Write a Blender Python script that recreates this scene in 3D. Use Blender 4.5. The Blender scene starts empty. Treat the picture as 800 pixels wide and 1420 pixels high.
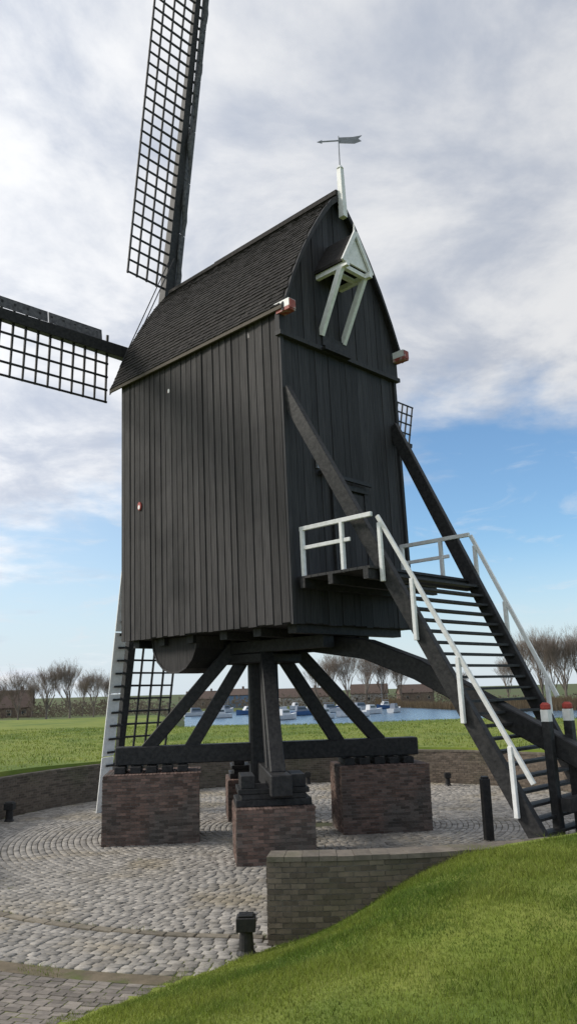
import bpy, math, random
import numpy as np
from mathutils import Vector as V, Matrix
random.seed(7); np.random.seed(7)
sc = bpy.context.scene; COL = sc.collection
rad = math.radians; rnd = random.random; U = random.uniform
# ------------------------------------------------------------------ camera
F = 1100.0; PITCH = rad(12.7); ROLL = rad(-1.6); EYE = V((0, 0, 3.2))
RM = Matrix.Rotation(math.pi/2+PITCH, 3, 'X') @ Matrix.Rotation(ROLL, 3, 'Z')
def ray(px, py): return RM @ V(((px-400)/F, (710-py)/F, -1))
def onz(px, py, z): d = ray(px, py); return EYE+d*((z-EYE.z)/d.z)
def onplane(px, py, p0, n): d = ray(px, py); return EYE+d*((p0-EYE).dot(n)/d.dot(n))
cd = bpy.data.cameras.new('camera'); co = bpy.data.objects.new('camera', cd); COL.objects.link(co)
co.location = EYE; co.rotation_euler = RM.to_euler(); cd.sensor_fit = 'VERTICAL'
cd.sensor_height = 36; cd.lens = 36*F/1420; cd.clip_end = 9000; cd.clip_start = .05
sc.camera = co
# ------------------------------------------------------------------ materials
def math_(nt, op, a, b=None, clamp=False):
    n = nt.nodes.new('ShaderNodeMath'); n.operation = op; n.use_clamp = clamp
    for i, x in enumerate((a, b)):
        if x is None: continue
        if isinstance(x, (int, float)): n.inputs[i].default_value = x
        else: nt.links.new(x, n.inputs[i])
    return n.outputs[0]
def mixc(nt, fac, a, b, mode='MIX'):
    n = nt.nodes.new('ShaderNodeMix'); n.data_type = 'RGBA'; n.blend_type = mode
    for i, x in ((0, fac), (6, a), (7, b)):
        if isinstance(x, (int, float)): n.inputs[i].default_value = x
        elif isinstance(x, tuple): n.inputs[i].default_value = (*x, 1)
        else: nt.links.new(x, n.inputs[i])
    return n.outputs[2]
def noise(nt, vec, scale, detail=5, rough=.55, dist=0):
    n = nt.nodes.new('ShaderNodeTexNoise'); n.inputs['Scale'].default_value = scale
    n.inputs['Detail'].default_value = detail; n.inputs['Roughness'].default_value = rough
    n.inputs['Distortion'].default_value = dist
    nt.links.new(vec, n.inputs['Vector']); return n.outputs['Fac']
def remap(nt, x, a, b, c=0., d=1.):
    n = nt.nodes.new('ShaderNodeMapRange'); n.interpolation_type = 'SMOOTHSTEP'
    nt.links.new(x, n.inputs[0])
    for i, k in enumerate((a, b, c, d)): n.inputs[i+1].default_value = k
    return n.outputs[0]
def mat(name, c1, c2, st=(1, 1, 1), ns=6, rough=.8, bump=.3, ra=.4, c3=None, s3=.6, t3=(.5, .7), spec=.3, metal=0, bd=.02, trans=0):
    m = bpy.data.materials.new(name); m.use_nodes = True; nt = m.node_tree; b = nt.nodes['Principled BSDF']
    tc = nt.nodes.new('ShaderNodeTexCoord'); mp = nt.nodes.new('ShaderNodeMapping'); mp.inputs['Scale'].default_value = st
    nt.links.new(tc.outputs['Object'], mp.inputs[0])
    at = nt.nodes.new('ShaderNodeAttribute'); at.attribute_name = 'rnd'
    off = nt.nodes.new('ShaderNodeVectorMath'); off.operation = 'ADD'
    sc_ = nt.nodes.new('ShaderNodeVectorMath'); sc_.operation = 'SCALE'; sc_.inputs['Scale'].default_value = 37.
    nt.links.new(at.outputs['Vector'], sc_.inputs[0]); nt.links.new(mp.outputs[0], off.inputs[0]); nt.links.new(sc_.outputs[0], off.inputs[1])
    n1 = noise(nt, off.outputs[0], ns)
    c = mixc(nt, remap(nt, n1, .3, .7), c1, c2)
    if c3:
        n3 = noise(nt, tc.outputs['Object'], s3, 6)
        c = mixc(nt, remap(nt, n3, *t3), c, c3)
    k = math_(nt, 'MULTIPLY_ADD', at.outputs['Fac'], ra); k.node.inputs[2].default_value = 1-ra/2
    cc = nt.nodes.new('ShaderNodeCombineColor')
    for i in range(3): nt.links.new(k, cc.inputs[i])
    c = mixc(nt, 1., c, cc.outputs[0], 'MULTIPLY')
    nt.links.new(c, b.inputs['Base Color']); b.inputs['Roughness'].default_value = rough
    b.inputs['Specular IOR Level'].default_value = spec; b.inputs['Metallic'].default_value = metal
    if bump:
        bp = nt.nodes.new('ShaderNodeBump'); bp.inputs['Strength'].default_value = bump; bp.inputs['Distance'].default_value = bd
        nt.links.new(n1, bp.inputs['Height']); nt.links.new(bp.outputs[0], b.inputs['Normal'])
    if trans:
        tr = nt.nodes.new('ShaderNodeBsdfTranslucent'); nt.links.new(c, tr.inputs['Color'])
        mx = nt.nodes.new('ShaderNodeMixShader'); mx.inputs[0].default_value = trans
        nt.links.new(b.outputs[0], mx.inputs[1]); nt.links.new(tr.outputs[0], mx.inputs[2])
        nt.links.new(mx.outputs[0], nt.nodes['Material Output'].inputs['Surface'])
    return m
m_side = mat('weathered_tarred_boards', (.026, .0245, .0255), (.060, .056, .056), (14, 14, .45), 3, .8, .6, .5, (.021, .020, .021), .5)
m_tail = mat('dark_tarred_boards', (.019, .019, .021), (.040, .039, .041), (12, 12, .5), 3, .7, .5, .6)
m_beam = mat('tarred_beam', (.014, .014, .015), (.033, .032, .032), (4, 4, 4), 3, .6, .4, .4)
m_shing = mat('wooden_shingles', (.017, .0155, .015), (.036, .032, .030), (3, 3, 3), 5, .9, .4, .65)
m_eave = mat('eave_wood', (.075, .062, .05), (.105, .09, .072), (5, 5, 5), 4, .8, .3, .3)
m_white = mat('white_paint', (.82, .82, .81), (.70, .70, .68), (2, 2, 2), 5, .5, .1, .15)
m_leadlit = mat('sunlit_sail_board', (.86, .86, .85), (.74, .74, .73), (2, 2, 2), 5, .6, .1, .1)  # sunlight on the lower sail's leading board is put into this colour
m_leadd = mat('grey_sail_board', (.05, .05, .055), (.12, .12, .125), (2, 2, 2), 5, .6, .1, .2)
m_red = mat('worn_red_paint', (.33, .085, .065), (.25, .07, .06), (2, 2, 2), 9, .6, .1, .1, (.45, .38, .36), 6, (.5, .68))
m_redp = mat('red_paint', (.40, .06, .045), (.30, .05, .04), (2, 2, 2), 5, .5, .1, .1)
m_brickd = mat('aged_brick', (.175, .112, .09), (.11, .078, .068), (1, 1, 1), 9, .9, .5, .85, (.098, .088, .08), .9, (.42, .68))
m_brickw = mat('mossy_wall_brick', (.17, .135, .105), (.12, .098, .08), (1, 1, 1), 9, .9, .5, .6, (.10, .095, .06), .7, (.5, .75))
m_cope = mat('weathered_coping', (.175, .15, .122), (.12, .103, .085), (1, 1, 1), 7, .9, .5, .3, (.11, .105, .06), .9, (.5, .7))
m_mort = mat('mortar', (.21, .19, .165), (.145, .128, .11), (1, 1, 1), 9, .95, .4, 0)
m_cob = mat('cobblestone', (.325, .302, .27), (.215, .20, .182), (1, 1, 1), 14, .72, .5, .55, (.24, .205, .15), .5, (.48, .72))
m_joint = mat('joint_dirt', (.10, .084, .06), (.07, .078, .034), (1, 1, 1), 3, .95, .5, 0)
m_kerb = mat('kerb_stone', (.235, .202, .158), (.165, .145, .112), (1, 1, 1), 9, .85, .4, .5)
m_dirt = mat('sandy_earth', (.17, .137, .095), (.115, .095, .065), (1, 1, 1), 4, .95, .8, 0, (.09, .115, .03), .9, (.44, .60))
m_paver = mat('clinker_paver', (.225, .198, .172), (.155, .137, .122), (1, 1, 1), 8, .85, .4, .6)
m_grass = mat('grass_ground', (.14, .185, .024), (.20, .225, .043), (1, 1, 1), 1.3, .95, .6, 0, (.095, .145, .02), .25, (.45, .65), bd=.1)
m_field = mat('field_turf', (.06, .09, .025), (.09, .11, .035), (1, 1, 1), .15, .95, .3, 0, (.10, .09, .045), .02, (.5, .6))
m_blade = mat('grass_blade', (.155, .215, .024), (.24, .265, .055), (1, 1, 1), .9, .65, 0, 1., (.095, .155, .02), .55, (.42, .62), trans=.4)
m_iron = mat('black_iron', (.015, .015, .016), (.03, .028, .026), (1, 1, 1), 20, .5, .2, 0)
m_bark = mat('grey_bark', (.14, .115, .095), (.19, .16, .135), (1, 1, 1), 3, .9, 0, .3)
m_twig = mat('brown_twigs', (.28, .225, .185), (.36, .30, .25), (1, 1, 1), 3, .9, 0, .4, trans=.3)
m_scrub = mat('brown_scrub', (.17, .135, .10), (.23, .185, .14), (1, 1, 1), 3, .9, 0, .5, trans=.3)
m_reed = mat('brown_reed', (.28, .205, .12), (.20, .145, .09), (1, 1, 1), 3, .9, 0, .5, trans=.3)
m_steel = mat('zinc_grey', (.28, .29, .31), (.2, .21, .22), (1, 1, 1), 8, .45, .1, 0, metal=.4)
m_hullw = mat('white_hull', (.6, .61, .63), (.5, .51, .53), (1, 1, 1), 1, .35, 0, 0)
m_hullb = mat('blue_hull', (.04, .09, .2), (.05, .11, .25), (1, 1, 1), 1, .35, 0, 0)
m_cover = mat('grey_boat_cover', (.2, .23, .28), (.16, .19, .24), (1, 1, 1), 1, .7, 0, 0)
m_glass = mat('dark_glass', (.02, .025, .03), (.03, .035, .04), (1, 1, 1), 1, .15, 0, 0, spec=.6)
m_tile = mat('brown_roof_tiles', (.12, .085, .07), (.09, .065, .055), (1, 1, 1), 2, .8, .2, .1)
m_hbrick = mat('house_brick', (.19, .135, .11), (.15, .105, .09), (1, 1, 1), 3, .9, .2, .1)
m_blue = mat('blue_cladding', (.14, .22, .34), (.12, .19, .30), (1, 1, 1), 1, .6, 0, 0)
m_pale = mat('pale_render', (.5, .48, .45), (.42, .4, .38), (1, 1, 1), 1, .8, 0, 0)
m_deck = mat('jetty_wood', (.2, .17, .14), (.15, .13, .11), (1, 1, 1), 2, .8, 0, .2)
def water_mat():
    m = bpy.data.materials.new('river_water'); m.use_nodes = True; nt = m.node_tree; b = nt.nodes['Principled BSDF']
    b.inputs['Base Color'].default_value = (.08, .15, .23, 1); b.inputs['Roughness'].default_value = .2
    tc = nt.nodes.new('ShaderNodeTexCoord'); n = noise(nt, tc.outputs['Object'], .8, 4)
    bp = nt.nodes.new('ShaderNodeBump'); bp.inputs['Strength'].default_value = .8; bp.inputs['Distance'].default_value = .35
    nt.links.new(n, bp.inputs['Height']); nt.links.new(bp.outputs[0], b.inputs['Normal']); return m
m_water = water_mat()
# ------------------------------------------------------------------ mesh builder
class MB:
    def __init__(s): s.v = []; s.f = []; s.m = []; s.r = []; s.mi = 0
    def add(s, vs, fs, r=None):
        n = len(s.v); s.v.extend([tuple(p) for p in vs]); r = rnd() if r is None else r
        for f in fs: s.f.append(tuple(i+n for i in f)); s.m.append(s.mi); s.r.append(r)
    def hexa(s, p, r=None): s.add(p, [(3, 2, 1, 0), (4, 5, 6, 7), (0, 1, 5, 4), (1, 2, 6, 5), (2, 3, 7, 6), (3, 0, 4, 7)], r)
    def box(s, c, ax, ay, az, r=None):       # half-extent vectors
        c, ax, ay, az = V(c), V(ax), V(ay), V(az)
        s.hexa([c-ax-ay-az, c+ax-ay-az, c+ax+ay-az, c-ax+ay-az, c-ax-ay+az, c+ax-ay+az, c+ax+ay+az, c-ax+ay+az], r)
    def beam(s, p0, p1, w, h, side=None, w1=None, h1=None, r=None):
        p0, p1 = V(p0), V(p1); d = (p1-p0).normalized()
        sd = V(side) if side is not None else d.cross(V((0, 0, 1)))
        if sd.length < 1e-4: sd = V((1, 0, 0))
        sd = (sd-d*sd.dot(d)).normalized(); up = sd.cross(d)
        w1 = w if w1 is None else w1; h1 = h if h1 is None else h1
        a, b, a1, b1 = sd*w/2, up*h/2, sd*w1/2, up*h1/2
        s.hexa([p0-a-b, p0+a-b, p0+a+b, p0-a+b, p1-a1-b1, p1+a1-b1, p1+a1+b1, p1-a1+b1], r)
    def loft(s, pts, ws, hs, side):          # one bent square beam
        n = len(pts); vs = []; side = V(side).normalized()
        for i, p in enumerate(pts):
            d = (V(pts[min(i+1, n-1)])-V(pts[max(i-1, 0)])).normalized(); up = side.cross(d).normalized(); p = V(p)
            a, b = side*ws[i]/2, up*hs[i]/2; vs += [p-a-b, p+a-b, p+a+b, p-a+b]
        fs = [(3, 2, 1, 0), tuple(range(4*n-4, 4*n))]
        for i in range(n-1):
            for k in range(4): fs.append((i*4+k, i*4+(k+1) % 4, i*4+4+(k+1) % 4, i*4+4+k))
        s.add(vs, fs)
    def tube(s, p0, p1, r0, r1, n=6, cap=True, r=None):
        p0, p1 = V(p0), V(p1); d = (p1-p0).normalized()
        sd = d.cross(V((.3, .2, 1))).normalized() if abs(d.z) < .95 else d.cross(V((1, 0, 0))).normalized()
        up = sd.cross(d); vs = []
        for p, q in ((p0, r0), (p1, r1)):
            for i in range(n):
                t = 2*math.pi*i/n; vs.append(p+sd*math.cos(t)*q+up*math.sin(t)*q)
        fs = [(i, (i+1) % n, n+(i+1) % n, n+i) for i in range(n)]
        if cap: fs += [tuple(range(n))[::-1], tuple(range(n, 2*n))]
        s.add(vs, fs, r)
    def lathe(s, prof, c, n=16, r=None):
        c = V(c); vs = []; k = len(prof)
        for q, z in prof:
            for i in range(n): t = 2*math.pi*i/n; vs.append(c+V((q*math.cos(t), q*math.sin(t), z)))
        fs = [(j*n+i, j*n+(i+1) % n, (j+1)*n+(i+1) % n, (j+1)*n+i) for j in range(k-1) for i in range(n)]
        fs += [tuple(range(n))[::-1], tuple(range((k-1)*n, k*n))]
        s.add(vs, fs, r)
    def prism(s, poly, ext, r=None):
        poly = [V(p) for p in poly]; ext = V(ext); n = len(poly)
        s.add(poly+[p+ext for p in poly], [tuple(range(n))[::-1], tuple(range(n, 2*n))]+[(i, (i+1) % n, n+(i+1) % n, n+i) for i in range(n)], r)
    def build(s, name, mats, parent=None, loc=None, smooth=False, bevel=0):
        me = bpy.data.meshes.new(name); off = V((0, 0, 0))
        if parent is not None:
            t = parent
            while t.parent: t = t.parent
            off = t.location
        elif loc is not None: off = V(loc)
        me.from_pydata([(p[0]-off[0], p[1]-off[1], p[2]-off[2]) for p in s.v], [], s.f)
        for m in (mats if isinstance(mats, list) else [mats]): me.materials.append(m)
        me.polygons.foreach_set('material_index', s.m)
        at = me.attributes.new('rnd', 'FLOAT', 'FACE'); at.data.foreach_set('value', s.r)
        if smooth: me.polygons.foreach_set('use_smooth', [True]*len(s.f))
        o = bpy.data.objects.new(name, me); COL.objects.link(o)
        if parent is not None: o.parent = parent
        else: o.location = off
        if bevel:
            b = o.modifiers.new('bevel', 'BEVEL'); b.width = bevel; b.segments = 1; b.limit_method = 'ANGLE'
        return o
def tag(o, label=None, cat=None, group=None, kind=None):
    for k, x in (('label', label), ('category', cat), ('group', group), ('kind', kind)):
        if x: o[k] = x
    return o
def empty(name, loc=(0, 0, 0)):
    o = bpy.data.objects.new(name, None); COL.objects.link(o); o.location = loc; return o
def copy_tree(o, parent=None):
    c = o.copy(); COL.objects.link(c); c.parent = parent
    for ch in list(o.children): copy_tree(ch, c)
    return c
# ------------------------------------------------------------------ terrain
CX, CY, RI, RO = .6, 20.5, 9.0, 9.4
WATER = -3.0
def S(t): t = np.clip(t, 0, 1); return t*t*(3-2*t)
def st(x, y): return (x+.2)*.745-(y-11.3)*.665, -(x+.2)*.665-(y-11.3)*.745
def shoreD(az): return 195+70*S((.25-az)/.1)
def hfun(x, y):
    x = np.asarray(x, float); y = np.asarray(y, float)
    r = np.hypot(x-CX, y-CY); s, t = st(x, y)
    lin = np.clip(.29*s+.68*S((x+.15)/3.0)*S((y-6)/4), 0, 9)
    right = lin/(1+(lin/1.24)**4)**.25+.01*np.clip(s, 0, 8); left = 1.2*S((-5.5-s)/2.4)
    right = np.where(s > 0, right, 0)
    near = np.maximum(right, left)
    k = S((-t-3.5)/4)
    h = near*(1-k)+1.15*k
    az = x/np.maximum(y, 5)
    w = S((az+.17)/.07)
    D = np.hypot(x, y)
    shore = shoreD(az)
    farr = np.where(D < shore, -5.0, -5+2.8*S((D-shore)/12))
    farl = -0.2-.6*S((D-120)/60)
    drop = S((r-26)/26)*w + S((r-62)/30)*(1-w)
    far = farr*w+farl*(1-w)
    ahead = S((y-15)/10)
    h = h+.22*S((r-14)/12)*ahead*w
    h = h*(1-drop*ahead)+far*drop*ahead
    h = h+.05*np.sin(x*.9+.3)*np.cos(y*.7)*S((r-9.5)/3)*S(s/2)
    h = h+.08*np.sin(x*.31+1)*np.sin(y*.23)*S((r-11)/5)*ahead
    return np.where(r < 9.2, -.06, np.where((h < .0) & (r < 30), -.06, h))
rs = [0, 3, 6, 8.6, 9.1, 9.19, 9.21]
q = 9.4
while q < 25: rs.append(q); q += .25
while q < 60: rs.append(q); q *= 1.04
while q < 700: rs.append(q); q *= 1.03
while q < 6000: rs.append(q); q *= 1.25
NA = 360
rr, aa = np.meshgrid(np.array(rs), np.arange(NA)*2*math.pi/NA, indexing='ij')
X = CX+rr*np.cos(aa); Y = CY+rr*np.sin(aa); Z = hfun(X, Y)
tm = MB(); tm.v = list(zip(X.ravel(), Y.ravel(), Z.ravel()))
for j in range(len(rs)-1):
    for i in range(NA):
        a, b = j*NA+i, j*NA+(i+1) % NA
        tm.f.append((a, a+NA, b+NA, b)); tm.m.append(1 if rs[j] > 68 else 0); tm.r.append(.5)
tag(tm.build('ground', [m_grass, m_field], smooth=True), kind='structure')
wm = MB(); wm.add([(-80, 40, WATER), (3000, 40, WATER), (3000, 700, WATER), (-80, 700, WATER)], [(0, 1, 2, 3)], .5)
tag(wm.build('water', m_water), kind='structure')
def blades(n, xr, yr, cond, hh, ww, name_list, z0=None):
    x = np.random.uniform(*xr, n); y = np.random.uniform(*yr, n)
    k = cond(x, y); x, y = x[k], y[k]; n = len(x); z = hfun(x, y) if z0 is None else np.full(n, z0)
    a = np.random.uniform(0, 2*math.pi, n); h = np.random.uniform(hh[0], hh[1], n); w = np.random.uniform(ww[0], ww[1], n)
    patch = .8+.35*np.sin(x*2.1+1)*np.sin(y*2.7)+.2*np.sin(x*5.3+y*4.1)+.25*np.sin(x*.9-y*1.3); h *= np.clip(patch, .45, 1.5)
    dx, dy = np.cos(a)*w/2, np.sin(a)*w/2
    lx, ly = np.random.normal(0, .6, n)*h, np.random.normal(0, .6, n)*h
    v = np.empty((n, 5, 3))
    v[:, 0] = np.stack([x-dx, y-dy, z-.01], 1); v[:, 1] = np.stack([x+dx, y+dy, z-.01], 1)
    v[:, 2] = np.stack([x+dx*.7+lx*.4, y+dy*.7+ly*.4, z+h*.6], 1); v[:, 3] = np.stack([x-dx*.7+lx*.4, y-dy*.7+ly*.4, z+h*.6], 1)
    v[:, 4] = np.stack([x+lx, y+ly, z+h], 1)
    name_list.append((v.reshape(-1, 3), n))
def grass_obj(name, parts, m, label):
    vs = np.concatenate([p[0] for p in parts]); n = sum(p[1] for p in parts)
    me = bpy.data.meshes.new(name); me.vertices.add(len(vs)); me.vertices.foreach_set('co', vs.ravel())
    base = np.arange(n)*5
    lp = np.stack([base, base+1, base+2, base+3, base+3, base+2, base+4], 1).ravel()
    me.loops.add(len(lp)); me.loops.foreach_set('vertex_index', lp)
    me.polygons.add(2*n)
    ls = np.stack([np.arange(n)*7, np.arange(n)*7+4], 1).ravel()
    me.polygons.foreach_set('loop_start', ls)
    me.update(calc_edges=True); me.validate()
    at = me.attributes.new('rnd', 'FLOAT', 'FACE'); at.data.foreach_set('value', np.repeat(np.random.rand(n), 2))
    me.materials.append(m); o = bpy.data.objects.new(name, me); COL.objects.link(o)
    return tag(o, label, 'grass', kind='stuff')
gp = []
def c_near(x, y):
    s, t = st(x, y); r = np.hypot(x-CX, y-CY)
    edge = -.12+.12*np.sin(t*3.1)+.07*np.sin(t*7.7)
    return (r > RO+.01) & (s > edge) & (np.abs(x) < .42*y+.8)
blades(520000, (-5, 8), (4.5, 14.5), c_near, (.022, .065), (.003, .007), gp)
def c_tuft(x, y):
    s, t = st(x, y); r = np.hypot(x-CX, y-CY); n = np.sin(x*6.1+2)*np.sin(y*5.3)+.6*np.sin(x*13-y*11)
    return c_near(x, y) & ((n > .95) | ((r < RO+.12) & (n > -.3)) | ((s < .25) & (n > .2)))
blades(120000, (-5, 8), (4.5, 14.5), c_tuft, (.06, .13), (.003, .008), gp)
def c_far(x, y):
    r = np.hypot(x-CX, y-CY); return (r > RO+.02) & (np.abs(x) < .42*y+1)
blades(80000, (-24, 24), (22, 55), c_far, (.04, .12), (.012, .03), gp)
def c_weed(x, y):
    r = np.hypot(x-CX, y-CY); s, t = st(x, y); n = np.sin(x*3.7+1)*np.sin(y*3.1)+.5*np.sin(x*9.1+y*7)
    return (((r > 8.8) & (r < 9.0) & (n > .1)) | ((r < 8.9) & (n > 1.32)) | ((s < .1) & (s > -.35) & (r > 9.4) & (n > .2)) | ((r > 10.5) & (r < 10.85) & (s < .1) & (n > .25))) & (np.abs(x) < .42*y+1)
blades(260000, (-9, 10), (8, 30), c_weed, (.02, .06), (.004, .01), gp, -.01)
grass_obj('grass', gp, m_blade, 'short green grass covering the banks around the mill yard')
x = np.random.uniform(-30, 110, 14000); D_ = shoreD(x/205)+np.random.uniform(4, 20, 14000); y = np.sqrt(np.maximum(D_**2-x*x, 100))
k = (x/y > .1); x = x[k]; y = y[k]
n = len(x); z = np.maximum(hfun(x, y), -3.1); h = np.random.uniform(1., 2.6, n); dx = np.random.uniform(.05, .2, n); lx = np.random.normal(0, .2, n)
v = np.empty((n, 5, 3)); v[:, 0] = np.stack([x-dx, y, z], 1); v[:, 1] = np.stack([x+dx, y, z], 1)
v[:, 2] = np.stack([x+dx*.7+lx*.5, y, z+h*.6], 1); v[:, 3] = np.stack([x-dx*.7+lx*.5, y, z+h*.6], 1); v[:, 4] = np.stack([x+lx, y, z+h], 1)
o = grass_obj('reeds', [(v.reshape(-1, 3), n)], m_reed, 'brown winter reeds along the far bank of the water'); o['category'] = 'reeds'
# ------------------------------------------------------------------ paving
def polar(r, a, z): return V((CX+r*math.cos(a), CY+r*math.sin(a), z))
def stone(mb, r0, r1, a0, a1, hgt, round_=.83, jit=1.):
    rm, am = (r0+r1)/2, (a0+a1)/2; dr, da = (r1-r0)/2, (a1-a0)/2; vs = []
    jr = [U(1-.06*jit, 1.01) for _ in range(8)]; tl = [U(-.004, .004)*jit for _ in range(4)]
    for kk, zz in ((1, -.03), (.975, hgt*.65), (round_, hgt)):
        for i, (sr, sa) in enumerate(((-1, -1), (1, -1), (1, 1), (-1, 1))):
            vs.append(polar(rm+sr*dr*kk*jr[i], am+sa*da*(1-(1-kk)*.7)*jr[i+4], zz+tl[i]))
    fs = [(8, 9, 10, 11)]
    for L in (0, 4):
        for i in range(4): fs.append((L+i, L+(i+1) % 4, L+4+(i+1) % 4, L+4+i))
    mb.add(vs, fs)
base = MB()
base.add([polar(9.1, 2*math.pi*i/120, -.011) for i in range(120)], [tuple(range(120))], .5)
tag(base.build('yard_bed', m_joint), kind='structure')
cb = MB(); r0 = .4
def row(r0, wd, a, end, test):
    while a < end:
        ln = U(.145, .205)/r0
        if test(r0, a): stone(cb, r0+.0045, r0+wd-.0045, a+.0045/r0, a+ln-.0045/r0, U(.012, .026))
        a += ln
while r0 < 8.78:
    wd = U(.12, .138); a = rnd()
    row(r0, wd, a, a+2*math.pi, lambda r, a: abs(polar(r, a, 0).x) < .42*polar(r, a, 0).y+1.5); r0 += wd
A_END = -math.pi/2-.108
def corridor(r, a):
    p = polar(r, a, 0); s, t = st(p.x, p.y); return -5.8 < s < .05 and t > -4
r0 = 9.13
while r0 < 10.5:
    wd = U(.12, .138); row(r0, wd, -math.pi*.98+rnd()*.02, -1.3, corridor); r0 += wd
tag(cb.build('cobblestone_paving', m_cob, smooth=True), kind='structure')
kb = MB(); a = -math.pi*.98
while a < A_END:
    ln = U(.3, .5)/9.0
    if corridor(9.1, a+.02): stone(kb, 8.955, 9.105, a+.001, a+ln-.001, .024, .93, .4)
    a += ln
tag(kb.build('kerb_stones', m_kerb), kind='structure')
def sector(name, ra, rb, z, m):
    mb = MB(); n = 60; a0, a1 = -math.pi*.98, -1.25; vs = []; fs = []; K = 12
    for i in range(n+1):
        for j in range(K+1): vs.append(polar(ra+(rb-ra)*j/K, a0+(a1-a0)*i/n, z))
    for i in range(n):
        for j in range(K):
            c = (V(vs[i*(K+1)+j])+V(vs[(i+1)*(K+1)+j+1]))/2; s, t = st(c.x, c.y)
            if -6.2 < s < .35 and t > -4: fs.append((i*(K+1)+j, i*(K+1)+j+1, (i+1)*(K+1)+j+1, (i+1)*(K+1)+j))
    mb.add(vs, fs, .5); tag(mb.build(name, m), kind='structure')
sector('path_bed', 9.1, 10.55, -.011, m_joint)
sector('earth_strip', 10.55, 10.85, .006, m_dirt)
sector('path_base', 10.85, 16, -.018, m_joint)
pv = MB(); r0 = 10.85
while r0 < 14:
    a = -math.pi*.9+rnd()*.02
    while a < -1.3:
        ln = .19/r0
        if corridor(r0, a): stone(pv, r0+.004, r0+.1-.004, a+.004/r0, a+ln-.004/r0, U(.004, .014), .9, .6)
        a += ln
    r0 += .1
tag(pv.build('clinker_path', m_paver), kind='structure')
# ------------------------------------------------------------------ brickwork
def bricks(mb, P, length, z0, z1, bl=.205, bh=.052, j=.011):
    n = int((z1-z0)/(bh+j)); hh = (z1-z0)/n
    for i in range(n):
        s = -bl*.5 if i % 2 else -U(0, .01)
        while s < length:
            a, b = max(s, 0)+j/2, min(s+bl, length)-j/2; o = .009+U(-.004, .005)
            if b-a > .03:
                za, zb_ = z0+i*hh+j/2, z0+(i+1)*hh-j/2
                mb.hexa([P(a, za, 0), P(b, za, 0), P(b, za, o), P(a, za, o), P(a, zb_, 0), P(b, zb_, 0), P(b, zb_, o), P(a, zb_, o)])
            s += bl
WA0, WA1 = A_END, math.pi+.55
wl = MB(); WH = 1.02; nseg = 150; wl.mi = 1
for i in range(nseg):
    a, b = WA0+(WA1-WA0)*i/nseg, WA0+(WA1-WA0)*(i+1)/nseg
    wl.hexa([polar(RI+.01, a, -.2), polar(RO-.01, a, -.2), polar(RO-.01, b, -.2), polar(RI+.01, b, -.2),
             polar(RI+.01, a, WH), polar(RO-.01, a, WH), polar(RO-.01, b, WH), polar(RI+.01, b, WH)])
wl.mi = 0
bricks(wl, lambda s, z, o: polar(RO-.01+o, WA0+s/RO, z), (WA1-WA0)*RO*.3, -.05, WH)
bricks(wl, lambda s, z, o: polar(RI+.01-o, WA0+s/RI, z), (WA1-WA0)*RI, -.05, WH)
e0 = polar(RI+.01, WA0, 0); e1 = polar(RO-.01, WA0, 0); ed = (e1-e0).normalized(); en = V((-math.sin(WA0), math.cos(WA0), 0))*-1
bricks(wl, lambda s, z, o: e0+ed*s+en*o+V((0, 0, z)), (e1-e0).length, -.05, WH)
s = 0.; wl.mi = 2
while s < (WA1-WA0)*RI-.1:      # flat weathered coping
    a, b = WA0+(s+.002)/RI, WA0+(s+.218)/RI; t = WH+.06+U(-.004, .004); g = RI-.015+U(-.003, .003); h_ = RO+.015+U(-.003, .003)
    wl.hexa([polar(g, a, WH), polar(h_, a, WH), polar(h_, b, WH), polar(g, b, WH), polar(g, a, t), polar(h_, a, t), polar(h_, b, t), polar(g, b, t)])
    s += .22
tag(wl.build('ring_wall', [m_brickw, m_mort, m_cope], loc=(CX, CY, 0)), 'low curved brick wall ringing the cobbled yard of the mill', 'wall')
T = V((-.70, 19.45, 0)); c1 = V((math.cos(rad(7)), math.sin(rad(7)), 0)); c2 = V((math.sin(rad(7)), -math.cos(rad(7)), 0)); ZU = V((0, 0, 1))
def pier(c, w, d, h, label):
    mb = MB(); mb.mi = 1
    mb.box(c+ZU*(h/2-.05), c1*(w/2), c2*(d/2), ZU*(h/2+.049)); mb.mi = 0
    for n_, t_, L, dd in ((c2, c1, w, d), (-c2, -c1, w, d), (c1, -c2, d, w), (-c1, c2, d, w)):
        bricks(mb, lambda s, z, o, n_=n_, t_=t_, L=L, dd=dd: c+t_*(s-L/2)+n_*(dd/2+o)+ZU*z, L, -.06, h)
    s = 0
    while s < w-.01:
        mb.box(c+c1*(s-w/2+.038)+ZU*(h+.006), c1*.034, c2*(d/2+.008), ZU*.012); s += .0765
    tag(mb.build('brick_pier', [m_brickd, m_mort], loc=c), label, 'pier', 'brick piers under the trestle')
HL, HN = 1.46, 1.0
pier(T-c1*2.6, 2.1, 1.5, HL, 'left brick pier under the end of the long cross beam')
pier(T+c1*2.68, 2.05, 1.5, HL, 'right brick pier nearest the stair, under the cross beam')
pier(T+c2*2.65-c1*.12, 1.5, 1.6, HN, 'front lower brick pier, nearest the viewer below the main post')
pier(T-c2*2.65, 1.6, 1.6, HN, 'rear lower brick pier, mostly hidden behind the front pier and post')
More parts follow.
